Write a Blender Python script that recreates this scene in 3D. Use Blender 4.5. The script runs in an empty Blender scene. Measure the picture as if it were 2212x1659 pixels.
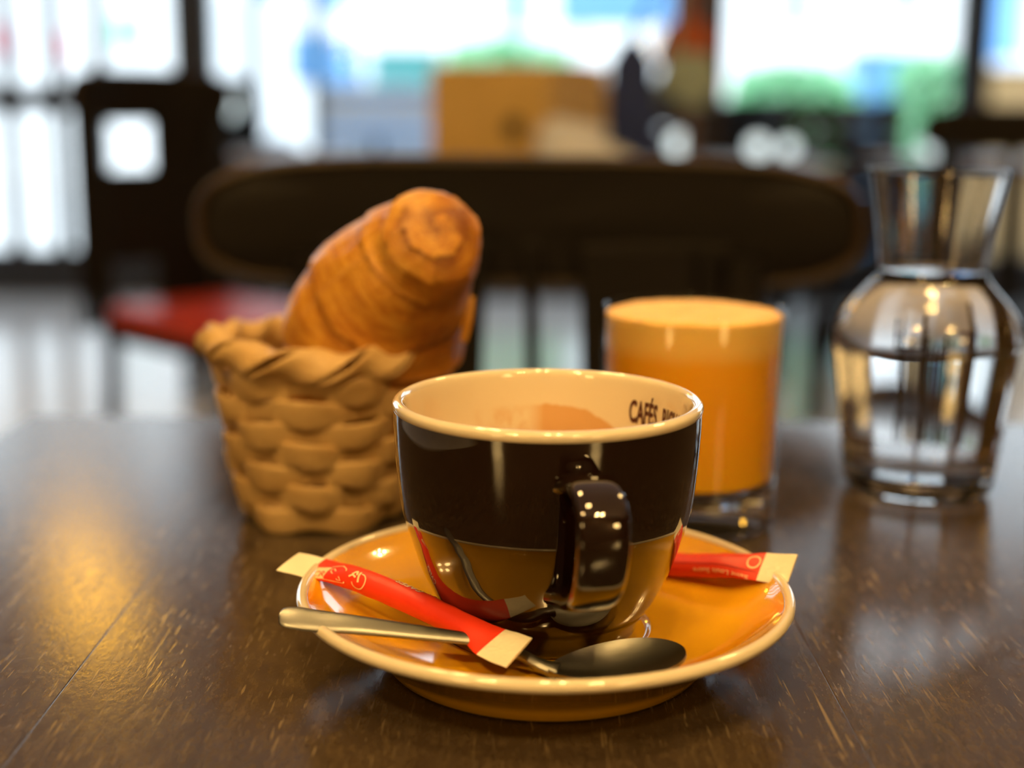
import bpy, bmesh, math, random
from mathutils import Vector, Matrix, noise
random.seed(7)
sc = bpy.context.scene
COL = sc.collection
PI = math.pi
T = 0.75                       # table top height
CAMZ = 0.92
PITCH = math.radians(11.5)
ROLL = math.radians(0.48)
FPX = 3000.0

# ------------------------------------------------------------------ camera
cam_d = bpy.data.cameras.new('camera')
cam = bpy.data.objects.new('camera', cam_d)
COL.objects.link(cam)
cam.matrix_world = Matrix.Translation((0, 0, CAMZ)) @ Matrix.Rotation(PI/2 - PITCH, 4, 'X') @ Matrix.Rotation(ROLL, 4, 'Z')
cam_d.sensor_width = 36.0
cam_d.lens = FPX / 2212 * 36.0
cam_d.clip_start = 0.02
cam_d.clip_end = 200
cam_d.dof.use_dof = True
cam_d.dof.focus_distance = 0.412
cam_d.dof.aperture_fstop = 4.4
sc.camera = cam

# ------------------------------------------------------------------ world, sun, exposure
w = bpy.data.worlds.new('sky'); sc.world = w
w.use_nodes = True
wn = w.node_tree
wn.nodes['Background'].inputs['Color'].default_value = (0.74, 0.88, 1.0, 1)
wn.nodes['Background'].inputs['Strength'].default_value = 2.6
sun_d = bpy.data.lights.new('sun', 'SUN')
sun_d.energy = 3.6; sun_d.angle = math.radians(3); sun_d.color = (1.0, 0.96, 0.9)
sun = bpy.data.objects.new('sun', sun_d); COL.objects.link(sun)
sun.rotation_euler = (math.radians(36), 0, math.radians(-18))
sc.view_settings.view_transform = 'Standard'
sc.view_settings.look = 'None'
sc.view_settings.exposure = 0.0
sc.view_settings.gamma = 1.0
sc.view_settings.use_curve_mapping = False
sc.cycles.sample_clamp_indirect = 6.0
sc.cycles.use_denoising = True
sc.cycles.caustics_reflective = False

# ------------------------------------------------------------------ helpers
def at(px, py, Y):
    """point at world depth Y that stands where pixel (px, py) of the 2212x1659 photograph looks"""
    a, b = px - 1106, py - 829.5
    cr, sr = math.cos(ROLL), math.sin(ROLL)
    u = (cr*a + sr*b)/FPX; v = (-sr*a + cr*b)/FPX
    cp, sp = math.cos(PITCH), math.sin(PITCH)
    d = Vector((u, cp - v*sp, -sp - v*cp))
    k = Y/d.y
    return Vector((d.x*k, Y, CAMZ + d.z*k))

def mesh_obj(name, verts, faces, mat, parent=None, smooth=True, loc=None, mats=None, fmat=None):
    me = bpy.data.meshes.new(name)
    me.from_pydata([tuple(v) for v in verts], [], faces)
    for m in (mats or ([mat] if mat else [])):
        me.materials.append(m)
    if fmat:
        for p, i in zip(me.polygons, fmat): p.material_index = i
    me.update()
    if smooth:
        for p in me.polygons: p.use_smooth = True
        me.set_sharp_from_angle(angle=math.radians(50))
    o = bpy.data.objects.new(name, me); COL.objects.link(o)
    if parent: o.parent = parent
    if loc: o.location = loc
    return o

def bm_obj(name, bm, mat, parent=None, smooth=False, loc=None):
    bmesh.ops.recalc_face_normals(bm, faces=bm.faces)
    me = bpy.data.meshes.new(name); bm.to_mesh(me); bm.free()
    me.materials.append(mat)
    if smooth:
        for p in me.polygons: p.use_smooth = True
    o = bpy.data.objects.new(name, me); COL.objects.link(o)
    if parent: o.parent = parent
    if loc: o.location = loc
    return o

def tag(o, label=None, cat=None, group=None, kind=None):
    if label: o['label'] = label
    if cat: o['category'] = cat
    if group: o['group'] = group
    if kind: o['kind'] = kind
    return o

def thing(name, label, cat, loc=(0, 0, 0), rz=0.0, group=None):
    o = bpy.data.objects.new(name, None); COL.objects.link(o)
    o.empty_display_size = 0.05
    o.location = loc; o.rotation_euler = (0, 0, rz)
    return tag(o, label, cat, group)

def copy_thing(src, loc, rz, label, group=None):
    r = src.copy(); COL.objects.link(r); r.location = loc; r.rotation_euler = (0, 0, rz)
    r['label'] = label
    if group: r['group'] = group
    for ch in list(src.children):
        c = ch.copy(); COL.objects.link(c); c.parent = r
        for g in list(ch.children):
            d = g.copy(); COL.objects.link(d); d.parent = c
    return r

def add_box(bm, c, s, bevel=0.0, rot=None, seg=2):
    m = Matrix.Translation(c) @ (rot.to_4x4() if rot else Matrix.Identity(4)) @ Matrix.Diagonal((s[0], s[1], s[2], 1))
    r = bmesh.ops.create_cube(bm, size=1.0, matrix=m)
    if bevel > 0:
        es = list({e for v in r['verts'] for e in v.link_edges})
        bmesh.ops.bevel(bm, geom=es, offset=bevel, segments=seg, affect='EDGES', profile=0.6)

def box(name, c, s, mat, parent=None, bevel=0.0, rot=None, smooth=False):
    bm = bmesh.new(); add_box(bm, c, s, bevel, rot)
    return bm_obj(name, bm, mat, parent, smooth)

def lathe(name, prof, mat, parent=None, n=96, loc=None, mats=None, seg_mat=None, wob=None):
    verts, faces, idx, fm = [], [], [], []
    for r, z in prof:
        if r <= 1e-7:
            idx.append([len(verts)]); verts.append((0, 0, z))
        else:
            row = []
            for k in range(n):
                a = 2*PI*k/n
                rr, zz = (r, z) if wob is None else wob(r, z, a)
                row.append(len(verts)); verts.append((rr*math.cos(a), rr*math.sin(a), zz))
            idx.append(row)
    for i in range(len(prof)-1):
        A, B = idx[i], idx[i+1]
        m = seg_mat[i] if seg_mat else 0
        if len(A) == 1 and len(B) == 1: continue
        for k in range(n):
            k2 = (k+1) % n
            if len(A) == 1: faces.append((A[0], B[k], B[k2]))
            elif len(B) == 1: faces.append((A[k], A[k2], B[0]))
            else: faces.append((A[k], A[k2], B[k2], B[k]))
            fm.append(m)
    return mesh_obj(name, verts, faces, mat, parent, True, loc, mats, fm if seg_mat else None)

def spline(pts, n):
    """Catmull-Rom samples through tuples of any length"""
    P = [tuple(p) for p in pts]
    P = [tuple(2*a-b for a, b in zip(P[0], P[1]))] + P + [tuple(2*a-b for a, b in zip(P[-1], P[-2]))]
    out = []
    segs = len(P)-3
    for i in range(n+1):
        t = i/n*segs; k = min(int(t), segs-1); t -= k
        p0, p1, p2, p3 = P[k:k+4]
        out.append(tuple(0.5*(2*b + (c-a)*t + (2*a-5*b+4*c-d)*t*t + (3*b-a-3*c+d)*t**3) for a, b, c, d in zip(p0, p1, p2, p3)))
    return out

def frames(path, up):
    F = []
    for i in range(len(path)):
        a = Vector(path[max(i-1, 0)][:3]); b = Vector(path[min(i+1, len(path)-1)][:3])
        t = (b-a).normalized()
        s = t.cross(up).normalized(); u = s.cross(t).normalized()
        F.append((Vector(path[i][:3]), t, s, u))
    return F

def sweep(name, F, section, mat, parent=None, closed=False, mats=None, ring_mat=None, smooth=True):
    verts, faces, fm = [], [], []
    m = None
    for i, (p, t, s, u) in enumerate(F):
        sec = section(i); m = len(sec)
        for a, b in sec: verts.append(p + s*a + u*b)
    n = len(F)
    for i in range(n if closed else n-1):
        j = (i+1) % n
        for k in range(m):
            k2 = (k+1) % m
            faces.append((i*m+k, i*m+k2, j*m+k2, j*m+k)); fm.append(ring_mat(i) if ring_mat else 0)
    if not closed:
        faces.append(tuple(range(m-1, -1, -1))); fm.append(ring_mat(0) if ring_mat else 0)
        faces.append(tuple((n-1)*m+k for k in range(m))); fm.append(ring_mat(n-2) if ring_mat else 0)
    return mesh_obj(name, verts, faces, mat, parent, smooth, None, mats, fm if ring_mat else None)

def oval(a, b, n=16, e=1.0):
    out = []
    for k in range(n):
        t = 2*PI*k/n
        c, s = math.cos(t), math.sin(t)
        out.append((a*math.copysign(abs(c)**e, c), b*math.copysign(abs(s)**e, s)))
    return out

def tube(name, pts, r, mat, parent=None, n=12, up=Vector((0, 0, 1)), samples=None):
    P = spline(pts, samples) if samples else pts
    F = frames(P, up)
    return sweep(name, F, lambda i: oval(r, r, n), mat, parent)

def text_tris(s, size=1.0, bold=0.0, sub=1, space=1.0):
    cu = bpy.data.curves.new('lettering', 'FONT'); cu.body = s; cu.size = size; cu.offset = bold; cu.space_character = space
    cu.resolution_u = 3
    o = bpy.data.objects.new('lettering', cu); COL.objects.link(o)
    dg = bpy.context.evaluated_depsgraph_get(); dg.update()
    me = bpy.data.meshes.new_from_object(o.evaluated_get(dg))
    bm = bmesh.new(); bm.from_mesh(me)
    bmesh.ops.triangulate(bm, faces=bm.faces)
    for _ in range(sub):
        bmesh.ops.subdivide_edges(bm, edges=bm.edges[:], cuts=1, use_grid_fill=False)
        bmesh.ops.triangulate(bm, faces=bm.faces)
    bm.verts.ensure_lookup_table()
    V = [(v.co.x, v.co.y) for v in bm.verts]; Fc = [tuple(v.index for v in f.verts) for f in bm.faces]
    bm.free(); bpy.data.objects.remove(o); bpy.data.curves.remove(cu); bpy.data.meshes.remove(me)
    return V, Fc

def stroke(pts, wd, closed=False):
    """flat ribbon along a 2-D polyline"""
    V, Fc = [], []
    n = len(pts)
    for i in range(n):
        a = pts[(i-1) % n] if closed or i else pts[0]
        b = pts[(i+1) % n] if closed or i < n-1 else pts[-1]
        dx, dy = b[0]-a[0], b[1]-a[1]; L = math.hypot(dx, dy) or 1
        nx, ny = -dy/L*wd/2, dx/L*wd/2
        V += [(pts[i][0]+nx, pts[i][1]+ny), (pts[i][0]-nx, pts[i][1]-ny)]
    for i in range(n if closed else n-1):
        j = (i+1) % n
        Fc.append((2*i, 2*i+1, 2*j+1, 2*j))
    return V, Fc

# ------------------------------------------------------------------ materials
def mat(name, color=(0.8, 0.8, 0.8), rough=0.5, spec=0.5, metal=0.0, coat=0.0, coat_rough=0.03, trans=0.0, ior=1.45, sss=0.0, emit=None, estr=0.0):
    m = bpy.data.materials.new(name); m.use_nodes = True
    b = m.node_tree.nodes['Principled BSDF']
    b.inputs['Base Color'].default_value = (*color, 1)
    b.inputs['Roughness'].default_value = rough
    b.inputs['Specular IOR Level'].default_value = spec
    b.inputs['Metallic'].default_value = metal
    b.inputs['Coat Weight'].default_value = coat
    b.inputs['Coat Roughness'].default_value = coat_rough
    b.inputs['Transmission Weight'].default_value = trans
    b.inputs['IOR'].default_value = ior
    if sss:
        b.inputs['Subsurface Weight'].default_value = sss
        b.inputs['Subsurface Radius'].default_value = (0.01, 0.005, 0.002)
        b.inputs['Subsurface Scale'].default_value = 0.5
    if emit:
        b.inputs['Emission Color'].default_value = (*emit, 1)
        b.inputs['Emission Strength'].default_value = estr
    return m

class N:
    """small node-graph helper"""
    def __init__(s, m): s.t = m.node_tree; s.b = s.t.nodes['Principled BSDF']
    def n(s, typ, **kw):
        x = s.t.nodes.new(typ)
        for k, v in kw.items():
            if k in x.inputs: x.inputs[k].default_value = v
            else: setattr(x, k, v)
        return x
    def l(s, a, b): s.t.links.new(a, b)
    def coords(s, scale=(1, 1, 1), rot=(0, 0, 0)):
        tc = s.n('ShaderNodeTexCoord'); mp = s.n('ShaderNodeMapping')
        mp.inputs['Scale'].default_value = scale; mp.inputs['Rotation'].default_value = rot
        s.l(tc.outputs['Object'], mp.inputs['Vector']); return mp.outputs['Vector']
    def noise(s, vec, scale, detail=4, rough=0.5, dist=0.0):
        x = s.n('ShaderNodeTexNoise', Scale=scale, Detail=detail, Roughness=rough, Distortion=dist)
        s.l(vec, x.inputs['Vector']); return x.outputs['Fac']
    def ramp(s, fac, stops):
        x = s.n('ShaderNodeValToRGB'); e = x.color_ramp.elements
        while len(e) < len(stops): e.new(0.5)
        for el, (p, c) in zip(e, stops):
            el.position = p; el.color = (*c, 1) if len(c) == 3 else c
        s.l(fac, x.inputs['Fac']); return x.outputs['Color']
    def mix(s, fac, a, b):
        x = s.n('ShaderNodeMix', data_type='RGBA')
        for sock, v in ((x.inputs[0], fac), (x.inputs[6], a), (x.inputs[7], b)):
            if hasattr(v, 'is_linked'): s.l(v, sock)
            else: sock.default_value = v if isinstance(v, (int, float)) else (*v, 1)
        return x.outputs[2]
    def math(s, op, a, b=None):
        x = s.n('ShaderNodeMath', operation=op)
        for i, v in enumerate((a, b)):
            if v is None: continue
            if hasattr(v, 'is_linked'): s.l(v, x.inputs[i])
            else: x.inputs[i].default_value = v
        return x.outputs[0]
    def bump(s, h, strength=0.3, dist=0.001):
        x = s.n('ShaderNodeBump', Strength=strength, Distance=dist)
        s.l(h, x.inputs['Height']); s.l(x.outputs['Normal'], s.b.inputs['Normal'])

WHITE = (1, 1, 1)
def noisy(name, c1, c2, scale=20, rough=0.5, bump=0.0, bscale=60, stretch=(1, 1, 1), **kw):
    m = mat(name, c1, rough, **kw); g = N(m)
    v = g.coords(stretch)
    g.l(g.ramp(g.noise(v, scale), [(0.3, c1), (0.7, c2)]), g.b.inputs['Base Color'])
    if bump: g.bump(g.noise(v, bscale), bump)
    return m

def table_wood():
    m = mat('worn_dark_table_wood', (0.04, 0.022, 0.012), 0.3, spec=0.5); g = N(m)
    v = g.coords((18, 1.6, 6))
    grain = g.noise(v, 9, 6, 0.6, 0.6)
    base = g.ramp(grain, [(0.25, (0.030, 0.021, 0.014)), (0.55, (0.050, 0.036, 0.023)), (0.8, (0.074, 0.054, 0.034))])
    big = g.noise(g.coords((1, 1, 1)), 9, 3)
    base = g.mix(g.math('MULTIPLY', big, 0.5), base, (0.050, 0.034, 0.024))
    # scratches: thin bright lines in several directions, plus short flecks
    tot = None
    for i, (rz, sx, sy, th) in enumerate(((0.25, 420, 9, 0.765), (-0.5, 560, 30, 0.735), (0.9, 600, 34, 0.73), (1.5, 700, 60, 0.725), (-1.1, 560, 22, 0.74), (0.12, 900, 80, 0.745), (2.2, 800, 60, 0.72), (-0.25, 620, 40, 0.745))):
        n1 = g.noise(g.coords((sx, sy, 3+i), (0, 0, rz)), 1.0, 2, 0.5)
        lin = g.ramp(n1, [(th-0.04, (0, 0, 0)), (th+0.01, WHITE)])
        tot = lin if tot is None else g.math('MAXIMUM', tot, lin)
    fine = g.noise(g.coords((520, 170, 10)), 1.0, 3, 0.7)
    base = g.mix(g.ramp(fine, [(0.46, (0, 0, 0)), (0.74, (0.6,)*3)]), base, (0.115, 0.080, 0.040))
    wear = g.ramp(g.noise(g.coords((1, 1, 1)), 14, 3), [(0.42, (0, 0, 0)), (0.62, WHITE)])
    fac = g.math('MULTIPLY', tot, g.math('ADD', g.math('MULTIPLY', wear, 0.40), 0.12))
    col = g.mix(fac, base, (0.33, 0.25, 0.13))
    g.l(col, g.b.inputs['Base Color'])
    rn = g.noise(g.coords((60, 25, 10)), 4, 4, 0.6)
    g.l(g.ramp(rn, [(0.3, (0.11,)*3), (0.75, (0.19,)*3)]), g.b.inputs['Roughness'])
    h = g.math('ADD', g.math('MULTIPLY', g.noise(g.coords((140, 60, 60)), 4, 5, 0.65), 1.0), g.math('MULTIPLY', tot, -0.25))
    g.bump(h, 0.10, 0.0007)
    return m

def porcelain(name, c, rough=0.12):
    m = mat(name, c, rough, spec=0.5, coat=1.0, coat_rough=0.015); g = N(m)
    g.bump(g.noise(g.coords(), 90, 2), 0.02, 0.0005)
    return m

M_table = table_wood()
M_orange = porcelain('mustard_orange_glaze', (0.80, 0.41, 0.012))
M_white = porcelain('cream_white_glaze', (0.75, 0.66, 0.49))
M_brown = porcelain('dark_brown_glaze', (0.009, 0.0031, 0.0014), 0.05)
M_print = mat('brown_print', (0.075, 0.016, 0.010), 0.35)

def cup_inside():
    m = porcelain('cream_glaze_with_coffee_residue', (0.75, 0.66, 0.49)); g = N(m)
    tc = g.n('ShaderNodeTexCoord'); sx = g.n('ShaderNodeSeparateXYZ'); g.l(tc.outputs['Object'], sx.inputs[0])
    X, Y, Z = sx.outputs
    # main tide mark: an arch on the far wall that slopes down to the right; patchy film left of it
    dx = g.math('SUBTRACT', X, 0.003)
    hump = g.math('MULTIPLY', g.math('MULTIPLY', dx, dx), 18.0)
    lim = g.math('SUBTRACT', 0.0722, hump)
    n1 = g.math('MULTIPLY', g.math('SUBTRACT', g.noise(g.coords(), 120, 4), 0.5), 0.004)
    d = g.math('ADD', g.math('SUBTRACT', lim, Z), n1)
    inner = g.ramp(g.math('MULTIPLY', d, 300.0), [(0.0, (0, 0, 0)), (0.25, WHITE)])
    right = g.ramp(g.math('ADD', g.math('MULTIPLY', X, 60.0), 0.55), [(0.2, (0, 0, 0)), (0.55, WHITE)])
    left = g.ramp(g.noise(g.coords((1, 1, 0.6)), 170, 3, 0.6), [(0.44, (0, 0, 0)), (0.62, (0.42,)*3)])
    lz = g.ramp(g.math('MULTIPLY', g.math('SUBTRACT', 0.0715, Z), 200.0), [(0.0, (0, 0, 0)), (0.6, WHITE)])
    lx = g.ramp(g.math('ADD', g.math('MULTIPLY', X, 40.0), 1.0), [(0.0, (0, 0, 0)), (0.35, WHITE)])
    lf = g.math('MULTIPLY', g.math('MULTIPLY', left, lz), lx)
    lf = g.math('MULTIPLY', lf, g.math('LESS_THAN', X, 0.012))
    far = g.math('GREATER_THAN', Y, -0.01)
    f = g.math('MULTIPLY', g.math('MAXIMUM', g.math('MULTIPLY', g.math('MULTIPLY', inner, right), 0.75), lf), far)
    low = g.ramp(g.math('MULTIPLY', g.math('SUBTRACT', 0.045, Z), 200.0), [(0.0, (0, 0, 0)), (1.0, WHITE)])
    f = g.math('MAXIMUM', f, g.math('MULTIPLY', low, 0.9))
    g.l(g.mix(f, (0.75, 0.66, 0.49), (0.60, 0.29, 0.05)), g.b.inputs['Base Color'])
    return m
M_inside = cup_inside()

def thin_glass(name, tint=(1, 1, 1), boost=1.0):
    m = bpy.data.materials.new(name); m.use_nodes = True
    t = m.node_tree; t.nodes.remove(t.nodes['Principled BSDF'])
    out = t.nodes['Material Output']
    a = t.nodes.new('ShaderNodeBsdfTransparent'); a.inputs['Color'].default_value = (*tint, 1)
    b = t.nodes.new('ShaderNodeBsdfGlossy'); b.inputs['Roughness'].default_value = 0.02
    f = t.nodes.new('ShaderNodeFresnel'); f.inputs['IOR'].default_value = 1.35 * boost
    x = t.nodes.new('ShaderNodeMixShader')
    gm = t.nodes.new('ShaderNodeNewGeometry'); iv = t.nodes.new('ShaderNodeMath'); iv.operation = 'SUBTRACT'; iv.inputs[0].default_value = 1.0
    mu = t.nodes.new('ShaderNodeMath'); mu.operation = 'MULTIPLY'
    t.links.new(gm.outputs['Backfacing'], iv.inputs[1]); t.links.new(iv.outputs[0], mu.inputs[0]); t.links.new(f.outputs[0], mu.inputs[1])
    t.links.new(mu.outputs[0], x.inputs[0]); t.links.new(a.outputs[0], x.inputs[1]); t.links.new(b.outputs[0], x.inputs[2])
    t.links.new(x.outputs[0], out.inputs['Surface'])
    return m
M_pane = thin_glass('window_pane_glass', (0.97, 0.99, 1.0))
M_thin = thin_glass('thin_tumbler_glass')
M_glass = mat('clear_glass', WHITE, 0.0, trans=1.0, ior=1.47)
M_water = mat('water', WHITE, 0.0, trans=1.0, ior=1.33)

def juice_mat():
    m = mat('orange_juice', (0.72, 0.29, 0.008), 0.3, sss=0.35); g = N(m)
    tc = g.n('ShaderNodeTexCoord'); sx = g.n('ShaderNodeSeparateXYZ'); g.l(tc.outputs['Object'], sx.inputs[0])
    z = g.math('ADD', sx.outputs[2], g.math('MULTIPLY', g.noise(g.coords(), 90, 3), 0.003))
    c = g.ramp(g.math('MULTIPLY', z, 10.0), [(0.20, (0.66, 0.34, 0.012)), (0.45, (0.76, 0.34, 0.010)), (0.715, (0.82, 0.38, 0.014)), (0.78, (0.88, 0.56, 0.14)), (1.0, (0.92, 0.63, 0.20))])
    g.l(c, g.b.inputs['Base Color'])
    return m
M_juice = juice_mat()
M_foam = noisy('juice_froth', (0.92, 0.62, 0.20), (0.86, 0.50, 0.12), 90, 0.6, 0.2, 300)

def croissant_mat():
    m = mat('baked_pastry_crust', (0.5, 0.2, 0.03), 0.38, spec=0.5, coat=0.12, coat_rough=0.3); g = N(m)
    at_ = g.n('ShaderNodeAttribute', attribute_name='layer')   # dough layer edges, browned tip and painted underside shade
    n1 = g.noise(g.coords((1, 1, 1)), 60, 5, 0.6)
    n2 = g.noise(g.coords((1, 1, 3)), 220, 4, 0.6)
    fa = g.n('ShaderNodeAttribute', attribute_name='flow')
    n3 = g.noise(fa.outputs['Vector'], 3.2, 4, 0.6)
    n4 = g.noise(g.coords((1, 1, 1)), 22, 2, 0.5)
    f = g.math('ADD', g.math('ADD', g.math('MULTIPLY', n1, 0.25), g.math('MULTIPLY', n2, 0.12)), g.math('ADD', g.math('MULTIPLY', n3, 0.40), g.math('MULTIPLY', n4, 0.23)))
    c = g.ramp(f, [(0.34, (0.26, 0.080, 0.008)), (0.44, (0.46, 0.175, 0.016)), (0.53, (0.64, 0.31, 0.038)), (0.66, (0.76, 0.45, 0.10))])
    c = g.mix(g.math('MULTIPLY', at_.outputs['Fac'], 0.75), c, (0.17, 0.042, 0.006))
    g.l(c, g.b.inputs['Base Color'])
    g.bump(f, 0.5, 0.002)
    return m
M_crust = croissant_mat()
M_wicker = noisy('peeled_willow_strip', (0.62, 0.425, 0.185), (0.47, 0.295, 0.11), 30, 0.5, 0.35, 220, (1, 1, 3))
M_steel = noisy('brushed_steel', (0.27, 0.265, 0.24), (0.22, 0.215, 0.195), 60, 0.36, 0.05, 400, (0.2, 1, 1), metal=1.0)
M_red = noisy('red_paper', (0.78, 0.045, 0.012), (0.72, 0.035, 0.01), 40, 0.42, 0.15, 120)
M_cream = noisy('cream_paper', (0.80, 0.74, 0.58), (0.76, 0.69, 0.52), 80, 0.7, 0.25, 500)
M_ink = mat('cream_print', (0.85, 0.62, 0.36), 0.5)
M_inkred = mat('red_print', (0.65, 0.06, 0.015), 0.5)

M_black = noisy('black_brown_lacquered_wood', (0.0035, 0.0024, 0.002), (0.0055, 0.0036, 0.0028), 14, 0.6, 0.1, 80, (1, 1, 6), spec=0.2)
M_edge = noisy('worn_brown_wood_edge', (0.035, 0.02, 0.009), (0.022, 0.013, 0.006), 25, 0.55, spec=0.3)
M_brownwood = noisy('mid_brown_wood', (0.14, 0.075, 0.025), (0.10, 0.05, 0.018), 14, 0.4, 0.1, 60, (1, 8, 8))
M_redseat = noisy('red_leatherette', (0.50, 0.045, 0.022), (0.42, 0.035, 0.016), 30, 0.4, 0.1, 200)
M_card = noisy('corrugated_cardboard', (0.56, 0.38, 0.13), (0.48, 0.32, 0.10), 12, 0.8)
M_dark = noisy('dark_hole_shade', (0.02, 0.015, 0.01), (0.03, 0.02, 0.015), 10, 0.8)
M_paper = noisy('pale_grey_paper', (0.52, 0.55, 0.66), (0.44, 0.47, 0.56), 12, 0.7)
M_navy = noisy('navy_cloth', (0.022, 0.04, 0.16), (0.015, 0.028, 0.11), 30, 0.85)
M_rust = noisy('rust_orange_cloth', (0.42, 0.10, 0.03), (0.34, 0.075, 0.02), 30, 0.85)
M_sage = noisy('grey_green_cloth', (0.28, 0.36, 0.33), (0.22, 0.28, 0.28), 30, 0.85)
M_metal = mat('dark_metal_frame', (0.03, 0.032, 0.036), 0.4, metal=0.6)
M_floor = noisy('pale_polished_floor', (0.72, 0.70, 0.68), (0.66, 0.64, 0.62), 3, 0.15)
M_ceil = noisy('off_white_ceiling_paint', (0.66, 0.58, 0.58), (0.62, 0.55, 0.55), 2, 0.9)
M_wall = noisy('brown_grey_wall_paint', (0.075, 0.05, 0.034), (0.065, 0.044, 0.03), 3, 0.8)
M_frame = noisy('dark_window_frame_paint', (0.04, 0.046, 0.058), (0.05, 0.056, 0.068), 5, 0.5)
M_pillar = noisy('brown_pillar_paint', (0.13, 0.075, 0.045), (0.10, 0.06, 0.036), 5, 0.6)

# ------------------------------------------------------------------ room shell
X0, X1, Y0, Y1, ZC = -4.2, 4.2, -2.2, 6.6, 3.0
def struct(name, c, s, m, parent=None, bevel=0.0):
    o = box(name, c, s, m, parent, bevel)
    if parent is None: o['kind'] = 'structure'
    return o
struct('floor', ((X0+X1)/2, (Y0+Y1)/2, -0.05), (X1-X0+0.2, Y1-Y0+0.2, 0.1), M_floor)
struct('ceiling', ((X0+X1)/2, (Y0+Y1)/2, ZC+0.05), (X1-X0+0.2, Y1-Y0+0.2, 0.1), M_ceil)
struct('wall_left', (X0-0.05, (Y0+Y1)/2, ZC/2), (0.1, Y1-Y0, ZC), M_wall)
struct('wall_right', (X1+0.05, (Y0+Y1)/2, ZC/2), (0.1, Y1-Y0, ZC), M_wall)
struct('wall_back', (0, Y0-0.05, ZC/2), (X1-X0, 0.1, ZC), M_wall)
struct('wall_front', (0, Y1+0.05, ZC-0.1), (X1-X0, 0.14, 0.2), M_wall)
ZB, ZT = 0.16, ZC-0.2
struct('baseboard_front', (0, Y1+0.05, ZB/2), (X1-X0, 0.14, ZB), M_frame)
# pillars between the windows
xm1 = at(412, 80, Y1).x; xm2 = at(1512, 60, Y1).x; xm3 = at(2112, 100, Y1).x
struct('trim_1', (xm1, Y1+0.04, (ZB+ZT)/2), (0.10, 0.16, ZT-ZB), M_frame, None, 0.006)
struct('trim_2', (xm2, Y1+0.02, (ZB+ZT)/2), (0.16, 0.20, ZT-ZB), M_pillar, None, 0.006)
struct('trim_3', (xm3, Y1+0.04, (ZB+ZT)/2), (0.06, 0.16, ZT-ZB), M_frame, None, 0.006)
def window(name, xa, xb, bars_x=(), bars_z=(), bw=0.05, rh=0.06):
    r = bpy.data.objects.new(name, None); COL.objects.link(r); r.location = ((xa+xb)/2, Y1+0.05, ZB); r['kind'] = 'structure'
    W, H = xb-xa, ZT-ZB
    fw = 0.045
    bm = bmesh.new()
    for sx in (-1, 1): add_box(bm, (sx*(W/2-fw/2), 0, H/2), (fw, 0.07, H))
    for z in (fw/2, H-fw/2): add_box(bm, (0, 0, z), (W-2*fw, 0.07, fw))
    bm_obj('window_frame', bm, M_frame, r)
    for x in bars_x: box('glazing_bar', (x-(xa+xb)/2, -0.002, H/2), (bw, 0.06, H-2*fw), M_frame, r)
    for z in bars_z: box('glazing_rail', (0, 0.002, z-ZB), (W-2*fw, 0.055, rh), M_frame, r)
    box('window_pane', (0, 0, H/2), (W-2*fw, 0.008, H-2*fw), M_pane, r)
    return r
lx = [at(p, 300, Y1).x for p in (18, 116, 214)]
window('door_1', X0, xm1-0.05, bars_x=lx, bars_z=(at(100, 215, Y1).z,), bw=0.06, rh=0.12)
window('window_1', xm1+0.05, xm2-0.08, bars_x=(at(545, 200, Y1).x, at(682, 200, Y1).x))
window('window_2', xm2+0.08, xm3-0.03)
window('window_3', xm3+0.03, X1)

# ------------------------------------------------------------------ lamps of the room and added fill globes
LAMP = (1.0, 0.62, 0.21)
M_spot = mat('warm_spot_lens', (0.9, 0.8, 0.6), 0.4, emit=LAMP, estr=215.0)
M_spot2 = mat('brighter_warm_spot_lens', (0.9, 0.8, 0.6), 0.4, emit=LAMP, estr=600.0)
M_case = mat('white_lamp_housing', (0.55, 0.52, 0.48), 0.5)
spot0 = thing('ceiling_spot_cluster', 'square ceiling fixture with four warm spot lamps above the coffee table', 'ceiling light', (0.10, -0.05, ZC), 0, 'ceiling fixtures with four spots')
box('housing', (0, 0, -0.025), (0.36, 0.36, 0.05), M_case, spot0, 0.008)
for sx in (-1, 1):
    for sy in (-1, 1):
        o = lathe('lamp_ring', [(0.058, -0.05), (0.058, -0.075), (0.050, -0.075), (0.050, -0.05)], M_case, spot0, 32)
        o.location = (sx*0.09, sy*0.09, 0)
        o2 = lathe('lamp_lens', [(0, -0.066), (0.049, -0.066), (0.049, -0.052)], M_spot, spot0, 32)
        o2.location = (sx*0.09, sy*0.09, 0)
copy_thing(spot0, (-0.55, 1.55, ZC), 0, 'square ceiling fixture with four warm spot lamps above the chair across the table')
copy_thing(spot0, (1.5, 2.0, ZC), 0, 'square ceiling fixture with four warm spot lamps towards the right wall')
for r_ in (copy_thing(spot0, (-1.0, -1.25, ZC), 0, 'square ceiling fixture with four warm spot lamps in the back left of the room'),
           copy_thing(spot0, (0.9, -1.5, ZC), 0, 'square ceiling fixture with four warm spot lamps in the back right of the room')):
    for ch in r_.children:
        if ch.name.startswith('lamp_lens'):
            ch.data = ch.data.copy(); ch.data.materials[0] = M_spot2

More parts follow.
